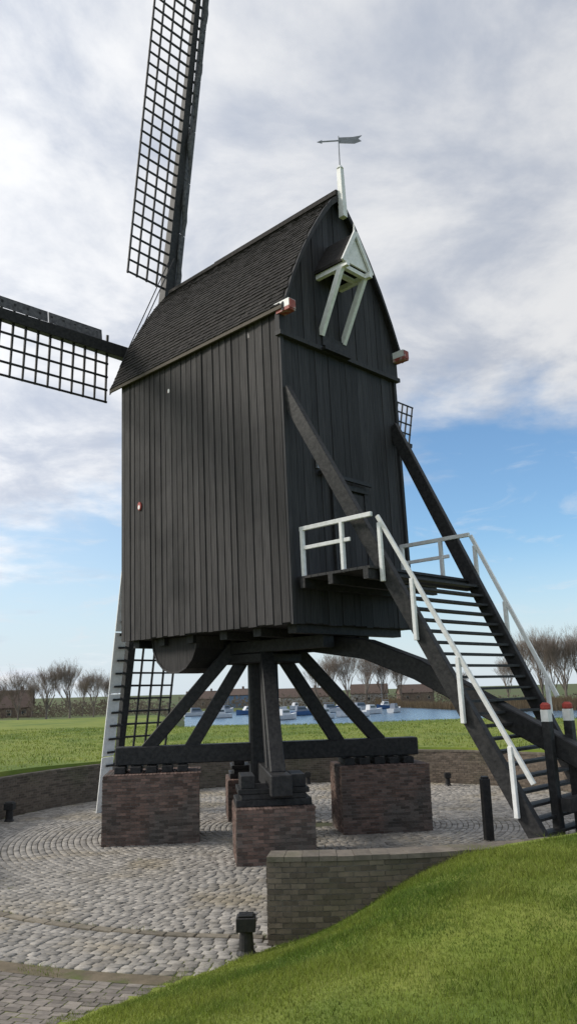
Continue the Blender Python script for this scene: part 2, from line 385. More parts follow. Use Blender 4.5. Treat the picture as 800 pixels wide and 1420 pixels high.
# ------------------------------------------------------------------ the mill
mill = empty('post_mill', T)
tag(mill, 'black wooden post mill with lattice sails and white railed stair', 'windmill')
NX, NY = .01, 16.0; W, L = 4.0, 6.0; ZB, ZE, ZR = 4.55, 11.55, 14.98
u = V((math.sin(rad(44.5)), math.cos(rad(44.5)), 0)); w_ = V((u.y, -u.x, 0))
def M(a, b, z): p = V((NX, NY, 0))+u*a+w_*b; return V((p.x-.018*(z-4.47), p.y, z))
MC = W/2
def bx(mb, a0, a1, b0, b1, z0, z1, r=None):
    mb.hexa([M(a0, b0, z0), M(a1, b0, z0), M(a1, b1, z0), M(a0, b1, z0), M(a0, b0, z1), M(a1, b0, z1), M(a1, b1, z1), M(a0, b1, z1)], r)
PROF = [(0, ZR), (.28, ZR-.26), (.6, ZR-.68), (1.05, ZR-1.38), (1.45, ZR-2.1), (1.8, ZR-2.85), (2.02, ZE+.02), (2.14, ZE-.2)]
def prof_z(da):
    da = abs(da)
    for (x0, z0), (x1, z1) in zip(PROF, PROF[1:]):
        if da <= x1: return z0+(z1-z0)*(da-x0)/(x1-x0)
    return PROF[-1][1]
def side_wall(a, sgn):
    mb = MB(); b = 0.0
    while b > -L+.05:
        wd = min(U(.19, .27), L+b); o0, o1 = U(.0, .008), U(.014, .026); z0 = ZB-U(0, .04); sk = U(-.005, .005)
        x0, x1 = a+sgn*(.02+o1), a+sgn*(.02+o0)
        mb.hexa([M(a, b, z0), M(x0, b, z0), M(x1, b-wd+.004, z0), M(a, b-wd+.004, z0), M(a, b, ZE), M(x0+sk, b, ZE), M(x1+sk, b-wd+.004, ZE), M(a, b-wd+.004, ZE)])
        b -= wd
    return mb
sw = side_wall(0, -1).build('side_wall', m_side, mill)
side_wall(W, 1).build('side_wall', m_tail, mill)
mb = MB(); bx(mb, .01, W-.01, -L+.02, -.02, ZB+.02, ZE); mb.build('body_frame', m_tail, mill)
mb = MB(); a = -.03; ZG = 10.78
while a < W+.02:
    wd = min(U(.17, .23), W+.03-a); o = U(.03, .055); bx(mb, a, a+wd-.008, 0, o, ZB-U(0, .05), ZG+.1); a += wd
bx(mb, -.05, .05, .03, .085, ZB-.05, ZG); bx(mb, W-.05, W+.05, .03, .085, ZB-.05, ZG)
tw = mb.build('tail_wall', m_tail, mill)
mb = MB(); a = -.1
while a < W+.08:
    wd = min(U(.17, .22), W+.1-a); o = U(.115, .14); e = a+wd-.008
    z0, z1 = prof_z(a-MC)-.08, prof_z(e-MC)-.08
    mb.hexa([M(a, .0, ZG), M(e, .0, ZG), M(e, o, ZG), M(a, o, ZG), M(a, .0, z0), M(e, .0, z1), M(e, o, z1), M(a, o, z0)])
    a += wd
bx(mb, -.12, W+.12, .0, .17, ZG-.07, ZG+.03)
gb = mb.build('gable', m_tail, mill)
mb = MB(); a = 0
while a < W:
    e = min(a+.2, W); mb.hexa([M(a, -L, ZB), M(e-.006, -L, ZB), M(e-.006, -L-.04, ZB), M(a, -L-.04, ZB), M(a, -L, prof_z(a-MC)-.1), M(e-.006, -L, prof_z(e-MC)-.1), M(e-.006, -L-.04, prof_z(e-MC)-.1), M(a, -L-.04, prof_z(a-MC)-.1)]); a = e
mb.build('head_wall', m_side, mill)
# roof
RB0, RB1 = .26, -L-.38
mb = MB()
for sg in (-1, 1):
    for (x0, z0), (x1, z1) in zip(PROF, PROF[1:]):
        mb.hexa([M(MC+sg*x0, RB0, z0-.09), M(MC+sg*x1, RB0, z1-.09), M(MC+sg*x1, RB1, z1-.09), M(MC+sg*x0, RB1, z0-.09),
                 M(MC+sg*x0, RB0, z0), M(MC+sg*x1, RB0, z1), M(MC+sg*x1, RB1, z1), M(MC+sg*x0, RB1, z0)], .3)
seg = [math.hypot(x1-x0, z1-z0) for (x0, z0), (x1, z1) in zip(PROF, PROF[1:])]; TL = sum(seg)
def pat(t):
    for (x0, z0), (x1, z1), l in zip(PROF, PROF[1:], seg):
        if t <= l+1e-6: f = t/l; return x0+(x1-x0)*f, z0+(z1-z0)*f
        t -= l
    return PROF[-1]
NR = 34
for sg in (-1, 1):
    for i in range(NR):
        t0, t1 = TL*i/NR-.03, TL*(i+1)/NR
        x0, z0 = pat(max(t0, 0)); x1, z1 = pat(t1); d = math.hypot(x1-x0, z1-z0); nx, nz = -(z1-z0)/d, (x1-x0)/d
        b = RB0+.02-rnd()*.1
        while b > RB1:
            e = max(b-U(.08, .15), RB1-.02); lo = U(.024, .038); hi = .008; xx = U(-.01, .01)
            A, B = (x0+nx*hi, z0+nz*hi), (x1+nx*lo+(x1-x0)/d*xx, z1+nz*lo+(z1-z0)/d*xx); Cc = (x1+nx*.005, z1+nz*.005)
            P = lambda q, bb: M(MC+sg*q[0], bb, q[1])
            mb.add([P(A, b), P(B, b), P(B, e+.006), P(A, e+.006), P(Cc, b), P(Cc, e+.006)], [(0, 1, 2, 3), (1, 4, 5, 2)])
            b = e
roof = mb.build('roof', m_shing, mill)
mb = MB(); mb.beam(M(MC, RB0+.03, ZR+.03), M(MC, RB1-.03, ZR+.03), .22, .1); mb.beam(M(MC, RB0+.03, ZR+.08), M(MC, -4.3, ZR+.08), .16, .1)
mb.build('ridge_cap', m_shing, roof)
for sg in (-1, 1):
    mb = MB(); mb.beam(M(MC+sg*2.13, RB0+.01, ZE-.25), M(MC+sg*2.13, RB1, ZE-.25), .05, .08); mb.build('eave_board', m_eave, roof)
    for bb in (RB0+.015, RB1-.015):
        mb = MB(); pp = [(MC+sg*x0, z0) for x0, z0 in PROF]; n = len(pp)
        vs = [M(a, bb-.025, z+.025) for a, z in pp]+[M(a, bb+.025, z+.025) for a, z in pp]+[M(a, bb-.025, z-.15) for a, z in pp]+[M(a, bb+.025, z-.15) for a, z in pp]
        fs = []
        for i in range(n-1): fs += [(i, i+1, n+i+1, n+i), (2*n+i, 3*n+i, 3*n+i+1, 2*n+i+1), (n+i, n+i+1, 3*n+i+1, 3*n+i), (i+1, i, 2*n+i, 2*n+i+1)]
        fs += [(0, n, 3*n, 2*n), (2*n-1, n-1, 3*n-1, 4*n-1)]
        mb.add(vs, fs); mb.build('barge_board', m_tail, roof)
for a, zz in ((-.02, ZE-.22), (W+.04, ZE-.2)):
    mb = MB(); bx(mb, a-.1, a+.1, .0, .46, zz-.06, zz+.11); mb.mi = 1; bx(mb, a-.09, a+.09, .462, .48, zz-.11, zz+.09)
    bx(mb, a-.1, a+.1, .06, .46, zz-.14, zz-.062)
    mb.build('plate_end', [m_white, m_red], mill)
# hoist hood
HA, HW, HB, HZ, HE = 1.62, .4, 1.0, 13.45, 12.72
mb = MB()
for sg in (-1, 1):
    mb.hexa([M(HA, .12, HZ-.05), M(HA+sg*(HW+.1), .12, HE-.15), M(HA+sg*(HW+.1), HB, HE-.15), M(HA, HB, HZ-.05),
             M(HA, .12, HZ+.02), M(HA+sg*(HW+.1), .12, HE-.07), M(HA+sg*(HW+.1), HB, HE-.07), M(HA, HB, HZ+.02)])
hood = mb.build('hoist_hood', m_shing, mill)
mb = MB(); mb.prism([M(HA-HW-.04, HB-.06, HE-.1), M(HA+HW+.04, HB-.06, HE-.1), M(HA, HB-.06, HZ-.06)], w_*.04)
for sg in (-1, 1): mb.beam(M(HA+sg*(HW+.11), HB+.025, HE-.16), M(HA, HB+.025, HZ+.02), .05, .1, side=w_)
mb.build('hood_front', m_white, hood)
mb = MB()
for sg in (-1, 1): mb.beam(M(HA+sg*HW, .1, HE-.2), M(HA+sg*HW, HB+.08, HE-.2), .1, .12)
mb.beam(M(HA-HW, HB-.1, HE-.2), M(HA+HW, HB-.1, HE-.2), .1, .1); mb.beam(M(HA-HW, .6, HE-.2), M(HA+HW, .6, HE-.2), .08, .1)
mb.build('hood_frame', m_white, hood)
for sg in (-1, 1):
    mb = MB(); mb.beam(M(HA+sg*.38, .13, 11.1), M(HA+sg*HW, HB-.12, HE-.2), .1, .14, side=u); mb.build('hood_brace', m_white, hood)
mb = MB(); mb.tube(M(HA, HB, HZ), M(HA, HB, HZ+.26), .035, .008, 8); mb.build('hood_finial', m_white, hood)
mb = MB(); bx(mb, 1.25, 2.05, .14, .17, 10.86, 11.12); bx(mb, 1.2, 2.1, .14, .28, 10.72, 10.78); mb.build('hatch', m_beam, gb)
# weather vane
mb = MB(); mb.beam(M(MC+.05, .36, ZR-.62), M(MC+.05, .36, ZR+.72), .15, .15, side=u, w1=.12, h1=.12); mb.tube(M(MC+.05, .36, ZR+.72), M(MC+.05, .36, ZR+.8), .09, .05, 8)
vane = mb.build('weather_vane', m_white, mill)
vp = M(MC+.05, .36, ZR+.8)
mb = MB(); mb.tube(vp, vp+ZU*.85, .018, .012, 6); mb.build('vane_rod', m_steel, vane)
fd = V((.98, .1, .12)).normalized(); fz = ZU; pt = vp+ZU*.72
mb = MB(); mb.beam(pt-fd*.42, pt+fd*.05, .02, .03)
mb.prism([pt-fd*.42+fz*.05, pt-fd*.42-fz*.05, pt-fd*.55], V((0, .012, 0)))
mb.prism([pt+fz*.09, pt-fz*.07, pt+fd*.4-fz*.11, pt+fd*.58-fz*.05, pt+fd*.5+fz*.02, pt+fd*.6+fz*.11, pt+fd*.35+fz*.08], V((0, .012, 0)))
mb.build('vane_flag', m_steel, vane)
# details on walls
for px, py in ((235, 541), (194, 702)):
    p = onplane(px, py, M(-.045, 0, 8), u); mb = MB(); n = 12
    mb.prism([p+w_*.07*math.cos(t*2*math.pi/n)+ZU*.11*math.sin(t*2*math.pi/n)-u*.02 for t in range(n)], u*.05); mb.mi = 1
    mb.prism([p+w_*.04*math.cos(t*2*math.pi/n)-ZU*.03+ZU*.055*math.sin(t*2*math.pi/n)-u*.026 for t in range(n)], u*.03)
    mb.build('peg_hole', [m_redp, m_white], sw)
for px in (338, 345, 352):
    p = onplane(px, 462+.3*(345-px), M(-.05, 0, 8), u); mb = MB(); mb.box(p, w_*.035, ZU*.12, u*.012); mb.build('vent_slot', m_iron, sw)
mb = MB(); DA0, DA1 = 1.45, 2.45; PZ = 5.45
a = DA0
while a < DA1-.01: bx(mb, a, a+.19, .05, .085, PZ+.02, PZ+2.05); a += .2
door = mb.build('door', m_tail, tw)
mb = MB(); bx(mb, DA0-.1, DA0, .05, .11, PZ, PZ+2.15); bx(mb, DA1, DA1+.1, .05, .11, PZ, PZ+2.15); bx(mb, DA0-.12, DA1+.12, .05, .13, PZ+2.1, PZ+2.22); mb.build('door_frame', m_beam, door)
mb = MB(); mb.beam(M(1.0, .16, PZ+2.35), M(2.6, .2, PZ+2.3), .06, .08); mb.beam(M(1.0, .05, PZ+2.35), M(1.0, .2, PZ+2.35), .06, .1); mb.build('latch_bar', m_iron, tw)
mb = MB(); bx(mb, .9, 1.0, .06, .11, PZ+2.45, PZ+2.7); mb.build('wall_fitting', m_steel, tw)
# floor
mb = MB(); bx(mb, .0, W, -L, -.0, ZB-.02, ZB+.04)
for b in (-.25, -1.3, -2.4, -3.6, -4.7, -5.75): bx(mb, .25, W-.25, b-.12, b+.12, ZB-.2, ZB-.021)
for a in (MC-.6, MC+.6): bx(mb, a-.17, a+.17, -L+.3, -.3, ZB-.46, ZB-.201)
mb.build('floor_frame', m_beam, mill)
mb = MB(); n = 9
for i in range(n):
    t0, t1 = math.pi*i/n, math.pi*(i+1)/n
    f = lambda t, a, q: M(a, -4.35-q*math.cos(t), ZB-.03-q*.95*math.sin(t))
    a0, a1 = .35, 1.2
    mb.hexa([f(t0, a0, .85), f(t0, a1, .85), f(t1, a1, .85), f(t1, a0, .85), f(t0, a0, .9), f(t0, a1, .9), f(t1, a1, .9), f(t1, a0, .9)])
for a in (.37, 1.18): mb.prism([M(a, -4.35-.87*math.cos(math.pi*i/14), ZB-.03-.83*math.sin(math.pi*i/14)) for i in range(15)], u*.02)
mb.build('bin', m_side, mill)
# trestle
ZC1, ZC2 = 1.84, 1.42
mb = MB(); mb.beam(T+ZU*.9, T+ZU*(ZB+.3)-V((.04, 0, 0)), .72, .72, side=c1, w1=.66, h1=.66); mb.build('main_post', m_beam, mill, bevel=.05)
for c, zc, hl in ((c1, ZC1, 3.45), (c2, ZC2, 3.3)):
    mb = MB(); mb.beam(T-c*hl+ZU*zc, T+c*(hl+.18)+ZU*zc, .42, .40); mb.build('crosstree', m_beam, mill, bevel=.02)
    for sg in (-1, 1):
        for x0, x1, zt in ((2.75, .62, 4.36), (1.75, .34, 4.2)):
            mb = MB(); mb.beam(T+c*sg*x0+ZU*(zc+.12), T+c*sg*x1+ZU*zt, .3, .3, side=c.cross(ZU)); mb.build('quarter_bar', m_beam, mill, bevel=.015)
        if c is c1:
            for k in (-.7, -.35, 0, .35, .7):
                mb = MB(); mb.box(T+c*sg*2.62+c*k+ZU*(HL+.09), c*.12, c.cross(ZU)*.45, ZU*.07); mb.build('bearing_block', m_beam, mill, bevel=.01)
        else:
            q_ = T+c*sg*2.65-(c1*.12 if sg > 0 else c1*0)
            for w2, z2, h2 in ((.74, HN+.085, .065), (.64, HN+.2, .048), (.7, HN+.3, .048)):
                mb = MB(); mb.box(q_+ZU*z2, c1*w2, c2*.5, ZU*h2); mb.build('bearing_block', m_beam, mill, bevel=.01)
            for k in (-1, 1):
                mb = MB(); mb.box(q_+c1*k*.5+ZU*(HN+.47), c1*.14, c2*.42, ZU*.12); mb.build('bearing_block', m_beam, mill, bevel=.01)
mb = MB(); bx(mb, MC-.75, MC+.75, -L/2-.75, -L/2+.75, ZB-.7, ZB-.465); mb.build('collar', m_beam, mill, bevel=.03)
# sails
axis = (-w_*math.cos(rad(9))+ZU*math.sin(rad(9))).normalized()
HUB = M(MC+.1, -L-.85, 12.78)
e1 = onplane(262.5, 197, HUB, axis)-HUB; e1.normalize()
e2 = e1.cross(axis).normalized()
if (RM.transposed() @ e2).x > 0: e2 = -e2      # lattice hangs on the left of the raised sail
mb = MB(); mb.tube(M(MC, -L+.5, HUB.z-.2), HUB+axis*.35, .3, .26, 14); mb.build('windshaft', m_beam, mill)
for k, (d, s_) in enumerate(((e1, e2), (e2, -e1), (-e1, -e2), (-e2, e1))):
    RS = 12.3 if k % 2 else 13.3
    H = HUB+axis*(.0 if k % 2 else .36)
    mb = MB(); mb.beam(H, H+d*RS, .36, .36, side=s_, w1=.17, h1=.15); sail = mb.build('sail', m_beam, mill, bevel=.01)
    mb = MB(); r0 = (2.5, 2.05, 2.5, 2.5)[k]; nb = 29; LW = 1.6
    G = lambda r, x: H+d*r+s_*x-axis*(.12-.10*(r-2.7)/10)*x*1.1
    for i in range(nb+1):
        r = r0+(RS-.15-r0)*i/nb; mb.beam(G(r, -.4), G(r, LW), .055, .06, side=axis, w1=.045, h1=.045)
    for x in (.45, .84, 1.22, LW-.03): mb.beam(G(r0-.05, x), G(RS-.1, x), .04, .055, side=axis)
    mb.build('lattice', m_beam, sail)
    mb = MB(); n = 6; xa, xb = (.2, .5) if k != 2 else (.24, .66)
    P = lambda r, x, o: H+d*r+s_*x+axis*o
    for i in range(n):
        ra, rb = r0+.2+(RS-r0-.3)*i/n, r0+.2+(RS-r0-.3)*(i+1)/n-.03
        o0, o1 = (-.03, .06) if k != 2 else (-.10, -.16)
        mb.hexa([P(ra, -xa, o0), P(ra, -xb, o1), P(rb, -xb, o1), P(rb, -xa, o0), P(ra, -xa, o0+.03), P(ra, -xb, o1+.03), P(rb, -xb, o1+.03), P(rb, -xa, o0+.03)])
    if k == 2:
        mb.mi = 1
        for i in range(nb+1):
            r = r0+(RS-.15-r0)*i/nb; mb.beam(P(r, -.05, -.115), P(r, -.5, -.165), .035, .055, side=axis)
    lb = mb.build('leading_board', [m_leadlit if k == 2 else m_leadd, m_beam], sail)
    if k == 2: lb['label'] = 'leading board with sunlight put into its white colour'
    if k == 0:
        mb = MB(); pr = None
        for i in range(44):
            r = 2.5+i*.25; p = H+d*r-s_*(.2+.06*math.sin(i*.9))-axis*.2
            if pr is not None: mb.tube(pr, p, .06+.025*math.sin(i*.7), .06+.025*math.sin(i*.7+.7), 7)
            pr = p
        mb.build('furled_sailcloth', m_leadd, sail)
mb = MB(); mb.tube(HUB+e1*3.2+e2*.3, M(MC-1.9, RB1+.1, ZE+.5), .016, .016, 5); mb.build('brake_rope', m_beam, mill)
mb = MB(); mb.tube(HUB+e1*3.4+e2*.1, M(MC-1.2, RB1+.2, ZE+1.9), .016, .016, 5); mb.build('brake_rope', m_beam, mill)
# ------------------------------------------------------------------ stair
SL = 2.0; ZT = 9.5; BF = (ZT-.15)/SL
def sl_a(side, b): f = b/4.4; return (.06+.95*f) if side == 0 else (3.85-.65*f)
mb = MB()
for sd in (0, 1): mb.beam(M(sl_a(sd, .02), .02, ZT), M(sl_a(sd, BF), BF, .15), .14, .3, side=u)
stair = mb.build('staircase', m_beam, mill, bevel=.01)
PB = (ZT-PZ)/SL-.02; nt_ = 25
for i in range(nt_):
    z = PZ-.06-(PZ-.35)*i/(nt_-1)-.12; b = (ZT-z)/SL
    mb = MB(); a0, a1 = sl_a(0, b)+.06, sl_a(1, b)-.06
    mb.hexa([M(a0, b-.11, z-.022), M(a1, b-.11, z-.022), M(a1, b+.11, z-.022), M(a0, b+.11, z-.022), M(a0, b-.11, z+.022), M(a1, b-.11, z+.022), M(a1, b+.11, z+.022), M(a0, b+.11, z+.022)])
    mb.build('tread', m_beam, stair)
mb = MB(); b = .1
while b < PB: bx(mb, .1, 3.62, b, min(b+.2, PB)-.01, PZ-.05, PZ); b += .2
for b in (.25, 1.0, PB-.12): bx(mb, .1, 3.62, b-.06, b+.06, PZ-.24, PZ-.051)
plat = mb.build('platform', m_beam, mill)
PH = .98
for sd, a in ((0, .17), (1, 3.55)):
    mb = MB(); mb.beam(M(a, .18, PZ+PH), M(a, PB+.06, PZ+PH), .06, .09); mb.build('platform_rail', m_white, plat, bevel=.008)
    mb = MB(); mb.beam(M(a, .18, PZ+.58), M(a, PB-.5, PZ+.58), .04, .08); mb.build('platform_rail', m_white, plat, bevel=.008)
    for b in (.24, 1.3):
        mb = MB(); bx(mb, a-.04, a+.04, b-.04, b+.04, PZ-.05, PZ+PH-.04); mb.build('rail_post', m_white, plat, bevel=.008)
    o = -.11 if sd == 0 else .11
    bt, bb = PB+.02, (4.42 if sd == 0 else 3.75)
    hz = lambda b: ZT-SL*b+.95
    mb = MB(); mb.beam(M(sl_a(sd, bt)+o, bt, hz(bt)+.03), M(sl_a(sd, bb)+o, bb, hz(bb)), .05, .085, side=u); mb.build('handrail', m_white, stair, bevel=.008)
    for b in ((PB+.05, 2.62, 3.35, 4.1) if sd == 0 else (PB+.1, 2.75, 3.55)):
        mb = MB(); a_ = sl_a(sd, b)+o; bx(mb, a_-.036, a_+.036, b-.04, b+.04, hz(b)-1.18, hz(b)-.05); mb.build('baluster', m_white, stair, bevel=.008)
# tail pole and winch posts
bz = ((-1.2, 4.25), (.3, 4.02), (1.6, 3.55), (2.8, 2.95), (4.2, 2.25), (5.7, 1.45))
mb = MB(); mb.loft([M(MC, b, z) for b, z in bz], [.34, .34, .33, .3, .27, .26], [.42, .42, .42, .4, .36, .32], u); tp = mb.build('tail_pole', m_beam, mill, bevel=.02)
for b, a in ((4.32, MC-.225), (4.5, MC+.225)):
    mb = MB(); bx(mb, a-.075, a+.075, b-.075, b+.075, .12, 2.56); o = mb.build('winch_post', m_beam, tp, bevel=.01)
    mb = MB(); bx(mb, a-.07, a+.07, b-.07, b+.07, 2.56, 2.76); mb.mi = 1; c = M(a, b, 2.76); mb.lathe([(.075, 0), (.09, .02), (.09, .08), (.05, .12)], c, 12)
    mb.build('post_cap', [m_white, m_redp], o)
mb = MB(); bx(mb, MC-.6, MC+.6, 4.6, 4.76, 1.15, 1.36); mb.lathe([(.09, 0), (.09, .8)], M(MC+.5, 4.86, .6), 10); mb.build('winch_bar', m_beam, tp)
dp = M(MC-.1, 5.05, 0); mb = MB(); mb.mi = 1; mb.lathe([(.14, -.1), (.14, 1.02)], dp, 14); mb.lathe([(.125, 1.2), (.125, 1.26)], dp, 14); mb.mi = 0; mb.lathe([(.12, 1.02), (.12, 1.2)], dp, 14); mb.lathe([(.12, 1.26), (.11, 1.34), (.05, 1.38)], dp, 14)
tag(mb.build('chain_post', [m_white, m_redp], loc=(dp.x, dp.y, 0)), 'short red and white painted post beside the foot of the stair', 'post')
mb = MB(); p = onz(678, 1166, .0); mb.beam(V((p.x, p.y, -.1)), V((p.x, p.y, 1.25)), .18, .18, side=c1)
mb.beam(V((p.x, p.y, 1.25)), V((p.x, p.y, 1.3)), .14, .14, side=c1); tag(mb.build('anchor_post', m_beam, loc=(p.x, p.y, 0), bevel=.01), 'plain black square post standing on the cobbles under the stair', 'post')
# ------------------------------------------------------------------ bollards
def bollard(px, py, label, h=.5):
    p = onz(px, py, 0); mb = MB(); k = h/.5
    mb.lathe([(.13*k, -.03), (.13*k, .04*k), (.1*k, .07*k), (.085*k, .3*k), (.1*k, .31*k)], p, 14)
    mb.box(p+ZU*.395*k, V((.125*k, 0, 0)), V((0, .125*k, 0)), ZU*.085*k); mb.box(p+ZU*.495*k, V((.1*k, 0, 0)), V((0, .1*k, 0)), ZU*.014*k)
    tag(mb.build('bollard', m_iron, loc=p, bevel=.015), label, 'bollard', 'black bollards round the yard')
bollard(342, 1326, 'black bollard in front, beside the end of the brick wall', .48)
bollard(13, 1140, 'black bollard at the far left by the yard wall', .5)
bollard(427, 1088, 'small black bollard behind the piers, between front and right pier', .42)
bollard(621, 1090, 'small black bollard at the far wall right of the right pier', .42)
# ------------------------------------------------------------------ trees
def grow(tr, cr, p, d, l, r, dep, mx):
    q = p+d*l; mbx = tr if dep <= 1 else cr
    mbx.tube(p, q, r, r*.72, 6 if dep < 2 else 3, cap=False)
    if dep == mx: return
    for i in range((random.choice((3, 4, 4)) if dep < 4 else 3) if dep > 0 else 6):
        a = U(0, 6.28); sp = U(.25, .7) if dep else U(.12, .7)
        sd = V((math.cos(a), math.sin(a), 0)); nd = (d+sd*sp+V((0, 0, .2))).normalized()
        grow(tr, cr, p+d*l*U(.45, 1.), nd, l*U(.66, .86) if dep else U(1.6, 2.7), max(r*U(.38, .55), .0065), dep+1, mx)
def tree():
    root = empty('bare_tree'); tr, cr = MB(), MB()
    grow(tr, cr, V((0, 0, -.3)), V((U(-.05, .05), 0, 1)).normalized(), 2.3, .17, 0, 6)
    tr.build('trunk', m_bark, root); cr.build('crown', m_twig, root)
    return root, max(p[2] for p in cr.v)
def far(px, D): az = (ray(px, 960)); return V((az.x/az.y*D, D, 0))
protos = [tree() for _ in range(4)]
ordn = ['first', 'second', 'third', 'fourth', 'fifth', 'sixth', 'seventh', 'eighth', 'ninth', 'tenth', 'eleventh', 'twelfth', 'thirteenth', 'fourteenth', 'fifteenth', 'sixteenth', 'seventeenth', 'eighteenth', 'nineteenth', 'twentieth']
used = set()
def plant(px, D, h, label, group):
    k = random.randrange(4); o, zz = protos[k]
    if k in used: o = copy_tree(o)
    used.add(k)
    p = far(px, D); p.z = float(hfun(p.x, p.y)); o.location = p; o.rotation_euler = (0, 0, U(0, 6)); s_ = h/zz; o.scale = (s_*U(.75, 1.), s_*U(.75, 1.), s_)
    tag(o, label, 'tree', group)
for i, (px, D, h) in enumerate(((-6, 140, 9), (27, 150, 10.5), (46, 170, 9), (66, 138, 9.9), (98, 140, 10.4), (116, 168, 9.4), (131, 155, 9.6), (152, 175, 9.5))):
    plant(px, D, h, '%s bare tree from the left in the row beyond the left field' % ordn[i], 'bare trees beyond the left field')
for i, (px, D, h) in enumerate(((440, 278, 17), (460, 290, 21), (482, 285, 24), (507, 280, 23), (532, 288, 19), (556, 290, 16))):
    plant(px, D, h, '%s bare tree from the left behind the marina, under the mill' % ordn[i], 'bare trees behind the marina')
for i, (px, D, h) in enumerate(((600, 290, 13), (640, 280, 13), (704, 240, 15), (727, 230, 21), (752, 225, 22), (768, 245, 19), (784, 220, 21), (808, 222, 22))):
    plant(px, D, h, '%s bare tree from the left on the far right bank' % ordn[i], 'bare trees on the far right bank')
hm = MB()
for i in range(6000):
    px = U(-30, 240) if i < 2700 else U(250, 830); D = U(165, 190) if i < 2700 else U(276, 292) if px < 640 else U(212, 232)
    p = far(px, D); z = float(hfun(p.x, p.y)); hh = U(.5, 3.4 if i < 2700 else 4.6 if px < 640 else 2.8); s_ = hh*.14
    for _ in range(3):
        c = V((p.x+U(-1, 1), p.y+U(-1, 1), z+U(0, hh))); hm.add([c+V((U(-s_, s_), 0, U(-s_, s_))) for _ in range(3)], [(0, 1, 2)])
tag(hm.build('scrub', m_scrub), 'leafless brown scrub lining the fields and far banks', 'scrub', kind='stuff')
# ------------------------------------------------------------------ houses
def house(px, D, w, d, h, rh, rot, mw, mr, label, nw=3):
    p = far(px, D); p.z = max(float(hfun(p.x, p.y)), -2.4)-.1; root = empty('house'); tag(root, label, 'house')
    mb = MB(); mb.prism([(-w/2, -d/2, 0), (w/2, -d/2, 0), (w/2, d/2, 0), (-w/2, d/2, 0)], (0, 0, h))
    mb.prism([(-w/2, -d/2, h), (-w/2, d/2, h), (-w/2, 0, h+rh)], (.15, 0, 0)); mb.prism([(w/2-.15, -d/2, h), (w/2-.15, d/2, h), (w/2-.15, 0, h+rh)], (.15, 0, 0)); mb.build('wall', mw, root)
    mb = MB()
    for sg in (-1, 1): mb.hexa([V((-w/2-.3, sg*(d/2+.3), h-.2)), V((w/2+.3, sg*(d/2+.3), h-.2)), V((w/2+.3, 0, h+rh)), V((-w/2-.3, 0, h+rh)), V((-w/2-.3, sg*(d/2+.3), h)), V((w/2+.3, sg*(d/2+.3), h)), V((w/2+.3, 0, h+rh+.2)), V((-w/2-.3, 0, h+rh+.2))])
    rf = mb.build('roof', mr, root); mb = MB(); mb.box((w*.25, 0, h+rh+.3), (.35, 0, 0), (0, .35, 0), (0, 0, .7)); mb.build('chimney', m_hbrick, rf)
    for i in range(nw):
        x = -w/2+w*(i+.5)/nw; mb = MB(); mb.box((x, -d/2-.03, h*.5), (.5, 0, 0), (0, .05, 0), (0, 0, .6)); wo = mb.build('window', m_pale, root)
        mb = MB(); mb.box((x, -d/2-.09, h*.5), (.4, 0, 0), (0, .02, 0), (0, 0, .5)); mb.build('pane', m_glass, wo)
    root.location = p; root.rotation_euler = (0, 0, rot)
house(16, 175, 9, 7, 2.2, 3.4, .25, m_hbrick, m_tile, 'low brown roofed house at the left edge among bare trees')
house(327, 297, 11, 9, 4.6, 2.0, -.1, m_blue, m_tile, 'blue grey building behind the marina left of the main post')
house(282, 300, 12, 8, 3.4, 2.6, .1, m_hbrick, m_tile, 'low brick house behind the marina, left of the blue building')
house(420, 300, 18, 10, 3.2, 3.0, .1, m_pale, m_tile, 'long pale building behind the marina right of the main post')
house(512, 300, 13, 10, 3.8, 3.2, -.15, m_pale, m_tile, 'pale house with brown roof behind the marina under the bare trees')
house(575, 305, 12, 9, 3.6, 2.8, .1, m_hbrick, m_tile, 'brick house on the far bank seen between the stair beams')
